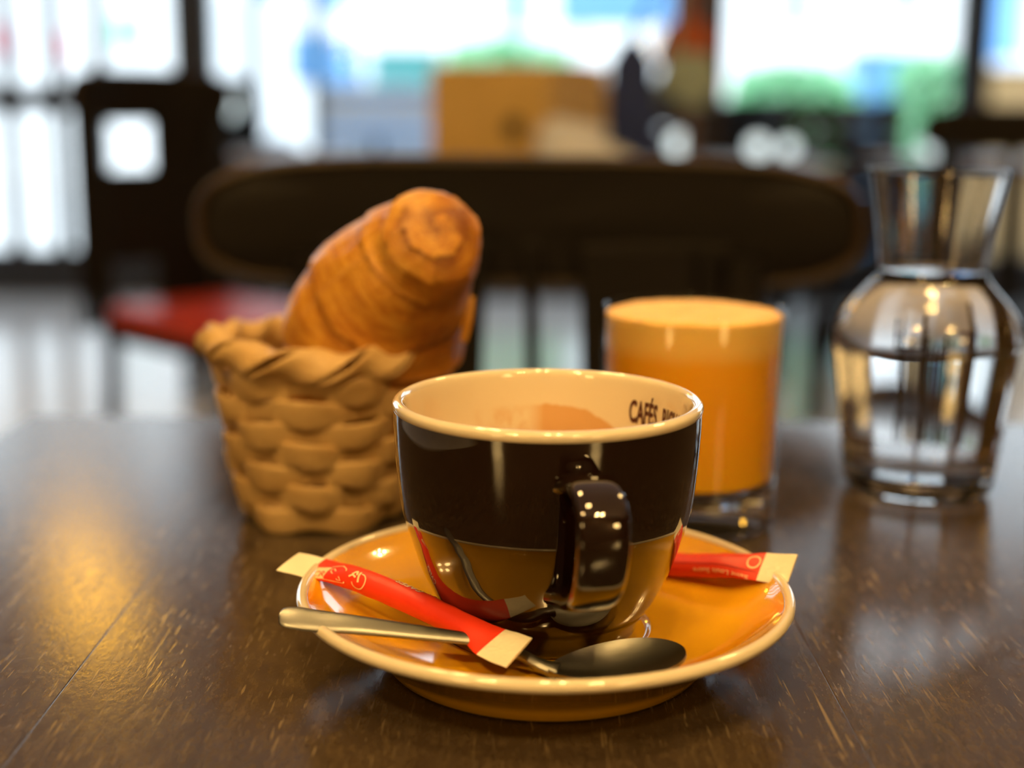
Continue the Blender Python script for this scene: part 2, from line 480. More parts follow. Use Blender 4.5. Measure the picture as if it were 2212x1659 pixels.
M_fill_glow = mat('fill_light_glow', (0.9, 0.8, 0.6), 0.4, emit=LAMP, estr=25.0)  # made-up globes on the back wall, added as front fill light
for x_, lb_ in ((-1.75, 'unseen globe added as front fill light on the back wall, left of the two'), (1.55, 'unseen globe added as front fill light on the back wall, right of the two')):
    q_ = thing('fill_lamp', lb_, 'fill light', (x_, Y0, 1.55), 0, 'added front fill globes')
    o = lathe('fill_lamp_plate', [(0, 0), (0.05, 0), (0.05, 0.012), (0.015, 0.02), (0.012, 0.09), (0, 0.09)], M_metal, q_, 24); o.rotation_euler = (-PI/2, 0, 0)
    o = lathe('globe', [(0, -0.20)] + [(0.20*math.sin(PI*k/18), -0.20*math.cos(PI*k/18)) for k in range(1, 18)] + [(0, 0.20)], M_fill_glow, q_, 40); o.location = (0, 0.28, 0)
M_amber = mat('amber_glass_lit', (0.9, 0.5, 0.1), 0.3, emit=(1.0, 0.50, 0.05), estr=20.0)
pend = thing('pendant_lamp', 'amber glass globe pendant hanging near the glass door', 'pendant lamp', (-1.27, 4.0, 2.06), 0, 'amber globe pendants')
lathe('shade', [(0, -0.10)] + [(0.10*math.sin(a), -0.10*math.cos(a)) for a in [PI*k/14 for k in range(1, 14)]] + [(0, 0.10)], M_amber, pend, 32)
lathe('cap', [(0, 0.15), (0.02, 0.15), (0.035, 0.125), (0.042, 0.092), (0, 0.092)], M_metal, pend, 24)
tube('cord', [(0, 0, 0.145), (0, 0, ZC-2.06)], 0.004, M_metal, pend, 8, Vector((0, 1, 0)))

# ------------------------------------------------------------------ coffee table
YE = 0.739
tbl = thing('dining_table', 'dark worn wooden table with a scratched plank top under the cup and basket', 'table', (0, 0.35, 0))
edges = [-0.262, -0.131, 0.0955, 0.322, 0.470]
for a, b in zip(edges, edges[1:]):
    g = 0.00004
    box('plank', ((a+b)/2, (0.0+YE)/2-0.35, T-0.0125), (b-a-2*g, YE-0.0, 0.025), M_table, tbl, 0.00025)
bm = bmesh.new()
for sx in (-0.225, 0.433):
    add_box(bm, (sx, 0.02, T-0.055), (0.02, 0.66, 0.06))
for y in (-0.31, 0.35):
    add_box(bm, (0.104, y, T-0.055), (0.64, 0.02, 0.06))
bm_obj('apron', bm, M_black, tbl)
for sx in (-0.225, 0.433):
    for y in (-0.31, 0.35):
        box('leg', (sx, y, (T-0.026)/2), (0.045, 0.045, T-0.026), M_black, tbl, 0.004)

# ------------------------------------------------------------------ saucer and cup
CX, CY = 0.0108, 0.410
sau = thing('saucer', 'mustard orange saucer with white rim under the brown cup', 'saucer', (CX, CY, T))
prof = [(0, 0.0035), (0.040, 0.0035), (0.0432, 0.0030), (0.0450, 0.0002), (0.0485, 0.0002), (0.0505, 0.0022), (0.0530, 0.0056), (0.0585, 0.0100),
        (0.0655, 0.0148), (0.0715, 0.0188), (0.0742, 0.0206),
        (0.0748, 0.0228), (0.0738, 0.0235), (0.0722, 0.0222), (0.0690, 0.0195), (0.0640, 0.0164), (0.0580, 0.0140), (0.0510, 0.0122), (0.0440, 0.0112), (0.0370, 0.0107),
        (0.0335, 0.0106), (0.0326, 0.0104), (0.0315, 0.0098), (0.0300, 0.0097), (0, 0.0097)]
sp = [prof[0], prof[1]] + spline(prof[1:-1], 110)[1:] + [prof[-1]]
sp = [(max(r, 0), z) for r, z in sp]
lathe('dish', sp, M_orange, sau, 128)
lathe('rim', [(0.0746+0.00185*math.cos(a), 0.0222+0.00185*math.sin(a)*1.05) for a in [2*PI*k/20 for k in range(21)]], M_white, sau, 128)

cup = thing('coffee_cup', 'dark brown cappuccino cup with cream inside on the orange saucer', 'cup', (CX, CY, T+0.0))
outp = [(0, 0.0115), (0.0230, 0.0115), (0.0245, 0.0099), (0.0270, 0.0099), (0.0284, 0.0112), (0.0292, 0.0135), (0.0306, 0.0160), (0.0326, 0.0190), (0.0346, 0.0222), (0.0366, 0.0264), (0.0387, 0.0312),
        (0.0403, 0.0360), (0.0418, 0.0408), (0.0432, 0.0452), (0.0444, 0.0504), (0.0457, 0.0620), (0.0464, 0.0740), (0.0465, 0.0797)]
op = [outp[0], outp[1]] + spline(outp[1:], 90)[1:]
op += [(0.0447, 0.0800), (0.044, 0.06), (0.0425, 0.0475)]   # hidden under the cream lining
lathe('body', op, M_brown, cup, 128)
inp = [(0.0464, 0.0796), (0.0468, 0.0806), (0.0467, 0.0817), (0.0459, 0.0825), (0.0448, 0.0828), (0.0438, 0.0822), (0.0432, 0.0809), (0.0429, 0.0780), (0.0426, 0.0730), (0.0419, 0.0640), (0.0402, 0.0480), (0.0368, 0.0340), (0.0310, 0.0220), (0.0220, 0.0165), (0.0100, 0.0155), (0.0, 0.0153)]
lathe('lining', [(max(r, 0), z) for r, z in spline(inp[:-1], 90)] + [inp[-1]], M_inside, cup, 128)

# lettering printed round the inside wall (azimuth measured from the far side towards the right)
def rin(z):
    for (r1, z1), (r2, z2) in zip(inp[4:], inp[5:]):
        if z2 <= z <= z1: return r2 + (r1-r2)*(z-z2)/(z1-z2)
    return 0.04
def print_inside(s, phi0, z0, height, cond, bold=0.0):
    V, Fc = text_tris(s, 1.0, bold, 1)
    k = height/0.73
    out = []
    wmax = 0
    for x, y in V:
        z = z0 + y*k; r = rin(z) - 0.00025
        a = phi0 + x*k*cond/0.0425
        wmax = max(wmax, a)
        out.append((r*math.sin(a), r*math.cos(a), z))
    o = mesh_obj('lettering', out, Fc, M_print, cup, False)
    return wmax
e = print_inside('CAFÉS', math.radians(40.5), 0.0682, 0.0073, 0.45, 0.028)
print_inside('RICHARD', e + 0.06, 0.0682, 0.0070, 0.44, 0.028)

# handle: a strap that leaves the wall below the rim and returns low down
haz = math.radians(10.4)
hp = [(0.0425, 0.0675), (0.0480, 0.0692), (0.0560, 0.0706), (0.0640, 0.0700), (0.0698, 0.0668), (0.0718, 0.0605), (0.0708, 0.0540), (0.0676, 0.0470), (0.0618, 0.0412), (0.0540, 0.0372), (0.0455, 0.0350), (0.0380, 0.0340)]
P2 = spline(hp, 60)
er = Vector((math.sin(haz), -math.cos(haz), 0)); es = Vector((math.cos(haz), math.sin(haz), 0))
F = []
for i, (r, z) in enumerate(P2):
    a = P2[max(i-1, 0)]; b = P2[min(i+1, 60)]
    t = (er*(b[0]-a[0]) + Vector((0, 0, b[1]-a[1]))).normalized()
    F.append((er*r + Vector((0, 0, z)), t, es, es.cross(t)))
def hsec(i):
    f = i/60
    fl = 1 + 0.55*max(0, 1-f*9)**2 + 0.35*max(0, 1-(1-f)*8)**2
    wd = 0.0066 + 0.0004*math.sin(PI*f)
    return oval(wd*fl, 0.0026*fl, 24, 0.62)
sweep('handle', F, hsec, M_brown, cup)

# ------------------------------------------------------------------ teaspoon
def pix(lst): return [tuple(at(*p) - Vector((0, 0, T))) for p in lst]
spn = thing('teaspoon', 'steel teaspoon lying across the front of the orange saucer', 'spoon', (CX, CY, T))
def W(x, y, z): return Vector((x-CX, y-CY, z))
hpts = [(*p, r) for p, r in zip(pix([(1205, 1450, 0.3660), (1165, 1436, 0.3675), (1120, 1412, 0.3710), (1050, 1386, 0.3735), (900, 1366, 0.3735), (770, 1350, 0.3735), (690, 1342, 0.3740), (640, 1335, 0.3745), (612, 1331, 0.3750), (604, 1330, 0.3751)]), (0.0030, 0.0021, 0.0019, 0.0020, 0.0028, 0.0036, 0.0042, 0.0043, 0.0035, 0.0015))]
P = spline([(*W(*p[:3]), p[3]) for p in hpts], 70)
F = frames(P, Vector((0.1, -0.45, 1)))
sweep('handle', F, lambda i: oval(P[i][3], 0.0009 + 0.0007*max(0, 1-i/25), 16, 0.8), M_steel, spn)
# bowl: egg outline, dished
bc = Vector(pix([(1332, 1424, 0.3660)])[0]) - Vector((CX, CY, 0)); bdir = Vector((0.0384, 0.0018, 0.0050)).normalized(); bup = Vector((0.0, -0.06, 1)).normalized()
bside = bup.cross(bdir).normalized(); bup = bdir.cross(bside).normalized()
verts, faces = [], []
nr, na = 12, 56
def bowl_pt(rho, a, off):
    ca, sa = math.cos(a), math.sin(a)
    L = 0.0196; Wd = 0.0118
    x = L*rho*ca; y = Wd*rho*sa*(1 + 0.20*ca*rho - 0.08*ca*ca)
    d = -0.0042*(1-rho*rho)**0.9 + off
    tipz = 0.0 if ca > 0 else 0.0
    return bc + bdir*x + bside*y + bup*(d + tipz)
for layer, off in ((0, 0.0), (1, -0.0011)):
    for i in range(nr+1):
        rho = (i/nr)**0.8
        for k in range(na): verts.append(bowl_pt(rho*(1.0 if layer == 0 else 1.0), 2*PI*k/na, off if i < nr else off*0.9))
o_ = (nr+1)*na
for i in range(nr):
    for k in range(na):
        k2 = (k+1) % na
        faces.append((i*na+k, (i+1)*na+k, (i+1)*na+k2, i*na+k2))
        faces.append((o_+i*na+k, o_+i*na+k2, o_+(i+1)*na+k2, o_+(i+1)*na+k))
for k in range(na):
    k2 = (k+1) % na
    faces.append((nr*na+k, o_+nr*na+k, o_+nr*na+k2, nr*na+k2))
mesh_obj('bowl', verts, faces, M_steel, spn)

# ------------------------------------------------------------------ sugar sticks
def stick(name, label, pts, up, crimpL=0.0105, crimpR=0.0105, prints=None, hw=0.0041, hh=0.0034, trans=0.017, transR=0.012, skewL=0.0, skewR=0.0):
    base = Vector(pts[len(pts)//2]); 
    th = thing(name, label, 'sugar packet', (CX, CY, T), 0, 'red paper sugar sticks on the saucer')
    n = 110
    P = spline([tuple(W(*p)) for p in pts], n)
    U = [Vector(up[0]).lerp(Vector(up[1]), i/n) for i in range(n+1)]
    L = [0.0]
    for a, b in zip(P, P[1:]): L.append(L[-1] + (Vector(b)-Vector(a)).length)
    tot = L[-1]
    F = []
    for i in range(n+1):
        a = Vector(P[max(i-1, 0)]); b = Vector(P[min(i+1, n)])
        t = (b-a).normalized(); s = t.cross(U[i]).normalized(); F.append((Vector(P[i]), t, s, s.cross(t).normalized()))
    def dims(l):
        f = max(0.0, min(1.0, (l-crimpL)/trans, (tot-crimpR-l)/transR)); f = f*f*(3-2*f)
        f = f**0.75
        return (0.0061*(1-f) + hw*f, 0.00035*(1-f) + hh*f, 1.0-0.12*f)
    def surf(l, phi, off=0.0):
        l = max(0.0, min(tot, l))
        k = 0
        while k < n-1 and L[k+1] < l: k += 1
        u = (l-L[k])/(L[k+1]-L[k])
        p = F[k][0].lerp(F[k+1][0], u); s = F[k][2].lerp(F[k+1][2], u); uu = F[k][3].lerp(F[k+1][3], u)
        a, b, ee = dims(l)
        c_, s_ = math.cos(phi), math.sin(phi)
        # crumple
        wr = 1 + 0.05*noise.noise(Vector((l*180, c_*1.5, s_*1.5+3)))
        return p + s*((a*wr+off)*math.copysign(abs(c_)**0.9, c_)) + uu*((b*wr+off)*math.copysign(abs(s_)**0.9, s_))
    m = 28
    def body(name, l0, l1, mt, ns, sk0=0.0, sk1=0.0):
        verts, faces = [], []
        for i in range(ns+1):
            for k in range(m):
                c_ = math.cos(2*PI*k/m)
                l = l0 + (l1-l0)*i/ns
                l += (sk0*(1-i/ns) + sk1*(i/ns))*c_*0.006
                verts.append(surf(l, 2*PI*k/m))
        for i in range(ns):
            for k in range(m):
                k2 = (k+1) % m
                faces.append((i*m+k, i*m+k2, (i+1)*m+k2, (i+1)*m+k))
        faces.append(tuple(range(m-1, -1, -1))); faces.append(tuple(ns*m+k for k in range(m)))
        return mesh_obj(name, verts, faces, mt, th)
    body('paper_tube', crimpL, tot-crimpR, M_red, 90)
    body('crimped_end', 0.0, crimpL, M_cream, 14)
    body('crimped_end', tot-crimpR, tot, M_cream, 14)
    return th, surf, tot, dims

def lay(th, surf, dims, name, V, Fc, m, l0, phi0, sgn_l=1, sgn_p=1, off=0.00012, R=0.0046):
    out = [surf(l0 + sgn_l*x, phi0 + sgn_p*y/R, off) for x, y in V]
    return mesh_obj(name, out, Fc, m, th, False)

def scaled(V, kx, ky, dx=0, dy=0): return [(x*kx+dx, y*ky+dy) for x, y in V]

# stick leaning on the far left rim, its right end on the spoon
pA = pix([(622, 1213, 0.4285), (690, 1229, 0.4225), (780, 1254, 0.4110), (900, 1304, 0.3960), (1000, 1352, 0.3815), (1062, 1386, 0.3710), (1122, 1410, 0.3640)])
thA, sA, tA, dA = stick('sugar_stick', 'red sugar stick with cream ends leaning on the left of the saucer over the spoon', pA, ((0.05, -0.25, 1), (-0.15, -0.55, 1)), trans=0.021)
# side a runs to s = t x up : towards the camera is phi=0 side for this direction
FR = math.radians(52)        # face that looks at the camera
# cream band with a small red mark, then emblem outlines
V, Fc = [], []
for i in range(9):
    for j in range(7):
        V.append((0.0008*i, (-3+j)*0.0010))
for i in range(8):
    for j in range(6): Fc.append((i*7+j, i*7+j+1, (i+1)*7+j+1, (i+1)*7+j))
lay(thA, sA, dA, 'cream_band', V, Fc, M_ink, 0.0125, FR)
V, Fc = text_tris('CR', 1.0, 0.0, 1); lay(thA, sA, dA, 'emblem', scaled(V, 0.0042, 0.0038, 0.0006, -0.0014), Fc, M_inkred, 0.0128, FR, 1, 1, 0.0003)
crest = [(0.0, -0.0030), (0.0, 0.0030), (0.0030, 0.0036), (0.0050, 0.0024), (0.0060, -0.0034), (0.0030, -0.0034)]
V, Fc = stroke([(1.45*a_, 1.0*b_) for a_, b_ in crest], 0.00035, True); lay(thA, sA, dA, 'emblem', V, Fc, M_ink, 0.0192, FR, 1, 1, 0.0003)
cane = [(0.0008, 0.0018), (0.0014, 0.0022), (0.0046, -0.0016), (0.0050, -0.0026), (0.0042, -0.0026), (0.0010, 0.0010)]
V, Fc = stroke([(1.45*a_, 1.0*b_) for a_, b_ in cane], 0.0003, True); lay(thA, sA, dA, 'emblem', V, Fc, M_ink, 0.0192, FR, 1, 1, 0.0003)
leafy = [[(0.0075, 0.0010), (0.0082, 0.0026), (0.0088, 0.0012)], [(0.0070, -0.0002), (0.0078, 0.0008), (0.0088, 0.0002)], [(0.0092, 0.0028), (0.0094, 0.0010), (0.0100, -0.0012)]]
for lf in leafy:
    V, Fc = stroke([(1.45*a_, 1.0*b_) for a_, b_ in spline(lf, 8)], 0.0007); lay(thA, sA, dA, 'emblem', V, Fc, M_ink, 0.0192, FR, 1, 1, 0.0003)
ring = [(0.0100 + 0.0018*math.cos(a), -0.0008 + 0.0030*math.sin(a)) for a in [PI*0.55 - k*PI*1.45/14 for k in range(15)]]
V, Fc = stroke([(1.45*a_, 1.0*b_) for a_, b_ in ring], 0.0004); lay(thA, sA, dA, 'emblem', V, Fc, M_ink, 0.0192, FR, 1, 1, 0.0003)
# words on the side turned to the cup
V, Fc = text_tris('CAFES', 1.0, 0.0, 1); lay(thA, sA, dA, 'lettering', scaled(V, 0.0040, 0.0036), Fc, M_cream, 0.0560, math.radians(138), -1, -1, 0.0003)
V, Fc = text_tris('RICHARD', 1.0, 0.01, 1); lay(thA, sA, dA, 'lettering', scaled(V, 0.0042, 0.0042), Fc, M_cream, 0.0600, math.radians(195), -1, -1, 0.0003)

# stick behind the cup, its right end on the rim
pB = pix([(1712, 1230, 0.4195), (1665, 1226, 0.4235), (1600, 1222, 0.4295), (1450, 1218, 0.4480)]) + [(0.0410, 0.4590, 0.0178), (0.0300, 0.4695, 0.0195), (0.0245, 0.4745, 0.0203)]
thB, sB, tB, dB = stick('sugar_stick', 'red sugar stick lying behind the cup with its cream end over the right rim', pB, ((-0.10, -0.75, 1), (0, -0.3, 1)), hw=0.0048, hh=0.0030)
V, Fc = text_tris('Saint Louis Sucre', 1.0, 0.0, 1)
lay(thB, sB, dB, 'lettering', scaled(V, 0.0030, 0.0030), Fc, M_ink, 0.0130, math.radians(138), 1, 1, 0.0003)
ring = [(0.0014*math.cos(a), 0.0018*math.sin(a)) for a in [2*PI*k/16 for k in range(16)]]
V, Fc = stroke([(1.45*a_, 1.0*b_) for a_, b_ in ring], 0.0005, True); lay(thB, sB, dB, 'emblem', V, Fc, M_ink, 0.0132, math.radians(80), 1, 1, 0.0003)
# glue seam along the tube
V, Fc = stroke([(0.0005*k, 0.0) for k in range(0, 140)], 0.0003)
lay(thB, sB, dB, 'seam', V, Fc, mat('seam_dark_red', (0.42, 0.02, 0.008), 0.5), 0.0110, math.radians(115), 1, 1, 0.0002)

# ------------------------------------------------------------------ bread basket
bpos = at(700, 1118, 0.562); BX, BY = bpos.x, 0.562
bas = thing('bread_basket', 'small round wicker basket holding the croissant', 'basket', (BX, BY, T))
HB = 0.073
def rb(z): 
    f = z/HB
    return 0.0310 + 0.0112*f**0.9 + 0.0015*math.sin(PI*f)
NS = 12
rows = 7
lathe('base', [(0, 0.0015), (0.0295, 0.0015), (0.0310, 0.003), (0.0300, 0.0060), (0, 0.0060)], M_wicker, bas, 48)
for k in range(NS):
    a = 2*PI*(k+0.5)/NS
    pts = [(rb(z)*math.cos(a), rb(z)*math.sin(a), z) for z in [HB*i/12+0.002 for i in range(13)]]
    rad = Vector((math.cos(a), math.sin(a), 0))
    F = []
    for i, p in enumerate(pts):
        t = (Vector(pts[min(i+1, 12)])-Vector(pts[max(i-1, 0)])).normalized()
        s = t.cross(rad).normalized(); F.append((Vector(p), t, s, s.cross(t).normalized()))
    sweep('stake', F, lambda i: oval(0.0034, 0.0009, 10, 0.8), M_wicker, bas)
for r_ in range(rows):
    z0 = 0.0065 + r_*(HB-0.010)/rows
    nn = 192
    rnd = random.Random(r_*17+3)
    ph = rnd.random()*6
    F = []
    P = []
    for i in range(nn):
        a = 2*PI*i/nn
        wv = math.cos(NS/2*a + (r_ % 2)*PI)
        amp = 0.0021 + 0.0006*math.sin(3*a+ph)
        z = z0 + 0.0010*math.sin(2*a+ph) + 0.0008*math.sin(5*a+2*ph) 
        rr = rb(z) + amp*wv
        P.append(Vector((rr*math.cos(a), rr*math.sin(a), z)))
    for i in range(nn):
        t = (P[(i+1) % nn]-P[i-1]).normalized()
        a = 2*PI*i/nn
        out = Vector((math.cos(a), math.sin(a), 0)); up = Vector((0.22*math.cos(a), 0.22*math.sin(a), 1)).normalized()
        s = t.cross(up).normalized(); F.append((P[i], t, s, s.cross(t).normalized()))
    hts = [0.0052 + 0.0005*math.sin(4*2*PI*i/nn+ph) + 0.0006*math.cos(NS/2*2*PI*i/nn + (r_ % 2)*PI) for i in range(nn)]
    sweep('weave_strip', F, lambda i: oval(0.0012, hts[i], 16, 0.6), M_wicker, bas, closed=True)
# rim: two broad strips wound round each other
for q in range(2):
    nn = 240; F = []; P = []
    for i in range(nn):
        a = 2*PI*i/nn; h = 6*a/1.0 + q*PI + 0.5*math.sin(2*a)
        rr = rb(HB) + 0.0016 + 0.0026*math.cos(h); z = HB - 0.001 + 0.0034*math.sin(h) + 0.0016*math.sin(a*2+1)
        P.append(Vector((rr*math.cos(a), rr*math.sin(a), z)))
    for i in range(nn):
        t = (P[(i+1) % nn]-P[i-1]).normalized(); a = 2*PI*i/nn; h = 6*a + q*PI + 0.5*math.sin(2*a)
        c = Vector((math.cos(a), math.sin(a), 0))*math.cos(h) + Vector((0, 0, 1))*math.sin(h)
        s = t.cross(c).normalized(); F.append((P[i], t, s, s.cross(t).normalized()))
    sweep('rim_strip', F, lambda i: oval(0.0066, 0.0014, 14, 0.7), M_wicker, bas, closed=True)

# ------------------------------------------------------------------ croissant
cro = thing('croissant', 'golden brown croissant standing on end in the wicker basket', 'pastry', (BX, BY, T))
def loc(px, py, Y): 
    p = at(px, py, Y); return (p.x-BX, p.y-BY, p.z-T)
cpts = [(*loc(758, 960, 0.567), 0.0265), (*loc(788, 850, 0.566), 0.0315), (*loc(803, 770, 0.566), 0.0355), (*loc(815, 698, 0.562), 0.0362), (*loc(846, 634, 0.553), 0.0322), (*loc(884, 582, 0.542), 0.0270), (*loc(917, 542, 0.532), 0.0222), (*loc(933, 518, 0.523), 0.0188)]
n = 120; m = 96
CP = spline(cpts, n)
verts, faces, layer, flow = [], [], [], []
F = frames(CP, Vector((-0.3, 0.6, 1)))
last = F[-1]
def saw(x): 
    x = x % 1.0
    return x
rows_ = [(F[i][0], F[i][2], F[i][3], CP[i][3], i/n*0.80) for i in range(n+1)]
# dome closing the near end
for j in range(1, 22):
    b = PI/2*j/22
    rows_.append((last[0] + last[1]*(0.0125*math.sin(b)), last[2], last[3], CP[-1][3]*math.cos(b)**0.85, 0.80+0.20*j/22))
for (p, s, u, r, f) in rows_:
    for k in range(m):
        a = 2*PI*k/m
        if f < 0.80:
            ph = 4.6*f + a/(2*PI)*1.0 + 0.10*math.sin(3*a+f*9)
            amp = 0.050
        else:
            ph = 4.6*0.80 + (f-0.80)*12 + a/(2*PI)
            amp = 0.17
        sw = saw(ph)
        flow.append((ph*5.0, math.cos(a)*0.8, math.sin(a)*0.8))
        g = sw**9
        rr = r*(1 + amp*(0.5-sw)*0.9) * (1+0.05*noise.noise(Vector((math.cos(a)*1.6, math.sin(a)*1.6, f*7)))) + 0.0006*noise.noise(Vector((math.cos(a)*9, math.sin(a)*9, f*14)))
        verts.append(p + s*(rr*math.cos(a)) + u*(rr*math.sin(a)))
        dk = 0.75*max(0.0, -math.sin(a+0.5)-0.05)*min(1.0, max(0.0, (0.86-f)*8))  # browner baked underside, with its shade painted into the crust colour
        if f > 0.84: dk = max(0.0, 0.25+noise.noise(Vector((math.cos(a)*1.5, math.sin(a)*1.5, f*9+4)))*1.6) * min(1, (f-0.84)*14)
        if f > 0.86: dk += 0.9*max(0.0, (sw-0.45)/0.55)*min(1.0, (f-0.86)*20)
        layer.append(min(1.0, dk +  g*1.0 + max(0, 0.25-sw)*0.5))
R_ = len(rows_)
for i in range(R_-1):
    for k in range(m):
        k2 = (k+1) % m
        faces.append((i*m+k, i*m+k2, (i+1)*m+k2, (i+1)*m+k))
faces.append(tuple(range(m-1, -1, -1))); faces.append(tuple((R_-1)*m+k for k in range(m)))
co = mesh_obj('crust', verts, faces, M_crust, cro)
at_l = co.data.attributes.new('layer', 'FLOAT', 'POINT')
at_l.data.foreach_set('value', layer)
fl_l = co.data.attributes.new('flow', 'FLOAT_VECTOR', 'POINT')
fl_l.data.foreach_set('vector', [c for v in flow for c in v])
# loose flake hanging on the right
fl = [loc(1012, 640, 0.548), loc(1010, 690, 0.546), loc(1000, 738, 0.545)]
Fk = frames(spline(fl, 14), Vector((0, -1, 0.2)))
sweep('flake', Fk, lambda i: oval(0.0026*(1-0.4*i/14), 0.0007, 8), M_crust, cro)

# ------------------------------------------------------------------ orange juice
jp = at(1483, 1138, 0.558); JX, JY = jp.x, 0.558
jui = thing('juice_glass', 'straight tumbler of frothy orange juice behind the cup', 'glass', (JX, JY, T))
JH = 0.0895
ro = lambda z: 0.0352 + 0.0020*z/JH
lathe('glass_base', [(0, 0.001), (0.032, 0.0004), (0.0345, 0.0012), (ro(0.003), 0.003), (ro(0.012), 0.012), (ro(0.0185), 0.0185), (ro(0.0185)-0.0012, 0.0186), (0.031, 0.0172), (0.020, 0.0160), (0, 0.0156)], M_glass, jui, 96)
lathe('glass_wall', [(ro(0.0187), 0.0187), (ro(0.05), 0.05), (ro(JH-0.001), JH-0.001), (ro(JH)-0.0006, JH), (ro(JH)-0.0014, JH-0.0008), (ro(0.05)-0.0014, 0.05), (ro(0.0187)-0.0014, 0.0188)], M_thin, jui, 96)
jb = lathe('juice', [(0, 0.0168), (0.020, 0.0172), (0.031, 0.0185), (ro(0.019)-0.0016, 0.0205), (ro(0.05)-0.0016, 0.05), (ro(JH)-0.0016, JH-0.0045), (ro(JH)-0.004, JH-0.005), (0, JH-0.005)], M_juice, jui, 96)
def foamw(r, z, a): return r, z + 0.0005*noise.noise(Vector((r*math.cos(a)*140, r*math.sin(a)*140, 3))) 
lathe('froth', [(ro(JH)-0.0017, JH-0.0046), (ro(JH)-0.0019, JH-0.0030), (ro(JH)-0.0040, JH-0.0022)] + [(0.033*(1-k/10), JH-0.0022) for k in range(1, 10)] + [(0, JH-0.0022)], M_foam, jui, 96, wob=foamw)

# ------------------------------------------------------------------ water carafe
wp = at(1979, 1058, 0.607); WX, WY = wp.x, 0.607
car = thing('water_carafe', 'clear glass carafe of water at the right of the juice', 'carafe', (WX, WY, T))
outer = [(0.0, 0.0008), (0.024, 0.0004), (0.0300, 0.0014), (0.0322, 0.0042), (0.0334, 0.012), (0.0352, 0.028), (0.0375, 0.046), (0.0398, 0.062), (0.0404, 0.070), (0.0388, 0.0775), (0.0340, 0.0850), (0.0282, 0.0915), (0.0246, 0.0960), (0.0236, 0.1000), (0.0240, 0.1050), (0.0256, 0.1180), (0.0280, 0.1330), (0.0296, 0.1420)]
os_ = spline(outer[1:], 70)
inner = [(0.0000, 0.0080), (0.018, 0.0082), (0.0262, 0.0098), (0.0292, 0.0130), (0.0328, 0.028), (0.0353, 0.046), (0.0378, 0.062), (0.0385, 0.070), (0.0370, 0.0770), (0.0324, 0.0840), (0.0269, 0.0903), (0.0234, 0.0955), (0.0225, 0.1000), (0.0229, 0.1050), (0.0246, 0.1180), (0.0271, 0.1330), (0.0288, 0.1418)]
is_ = spline(inner[1:], 70)
prof = [(0, 0.0008)] + os_ + [(0.0296, 0.1427), (0.0292, 0.1429)] + is_[::-1] + [(0, 0.0080)]
lathe('glass_body', prof, M_glass, car, 96)
WL = 0.0990
wprof = [(0, 0.0076)] + [(r+0.0004, z-0.0003) for r, z in is_ if z < WL-0.0012] + [(0.0229, WL+0.0004), (0.0215, WL-0.0006), (0.015, WL-0.0010), (0, WL-0.0010)]
lathe('water', wprof, M_water, car, 96)

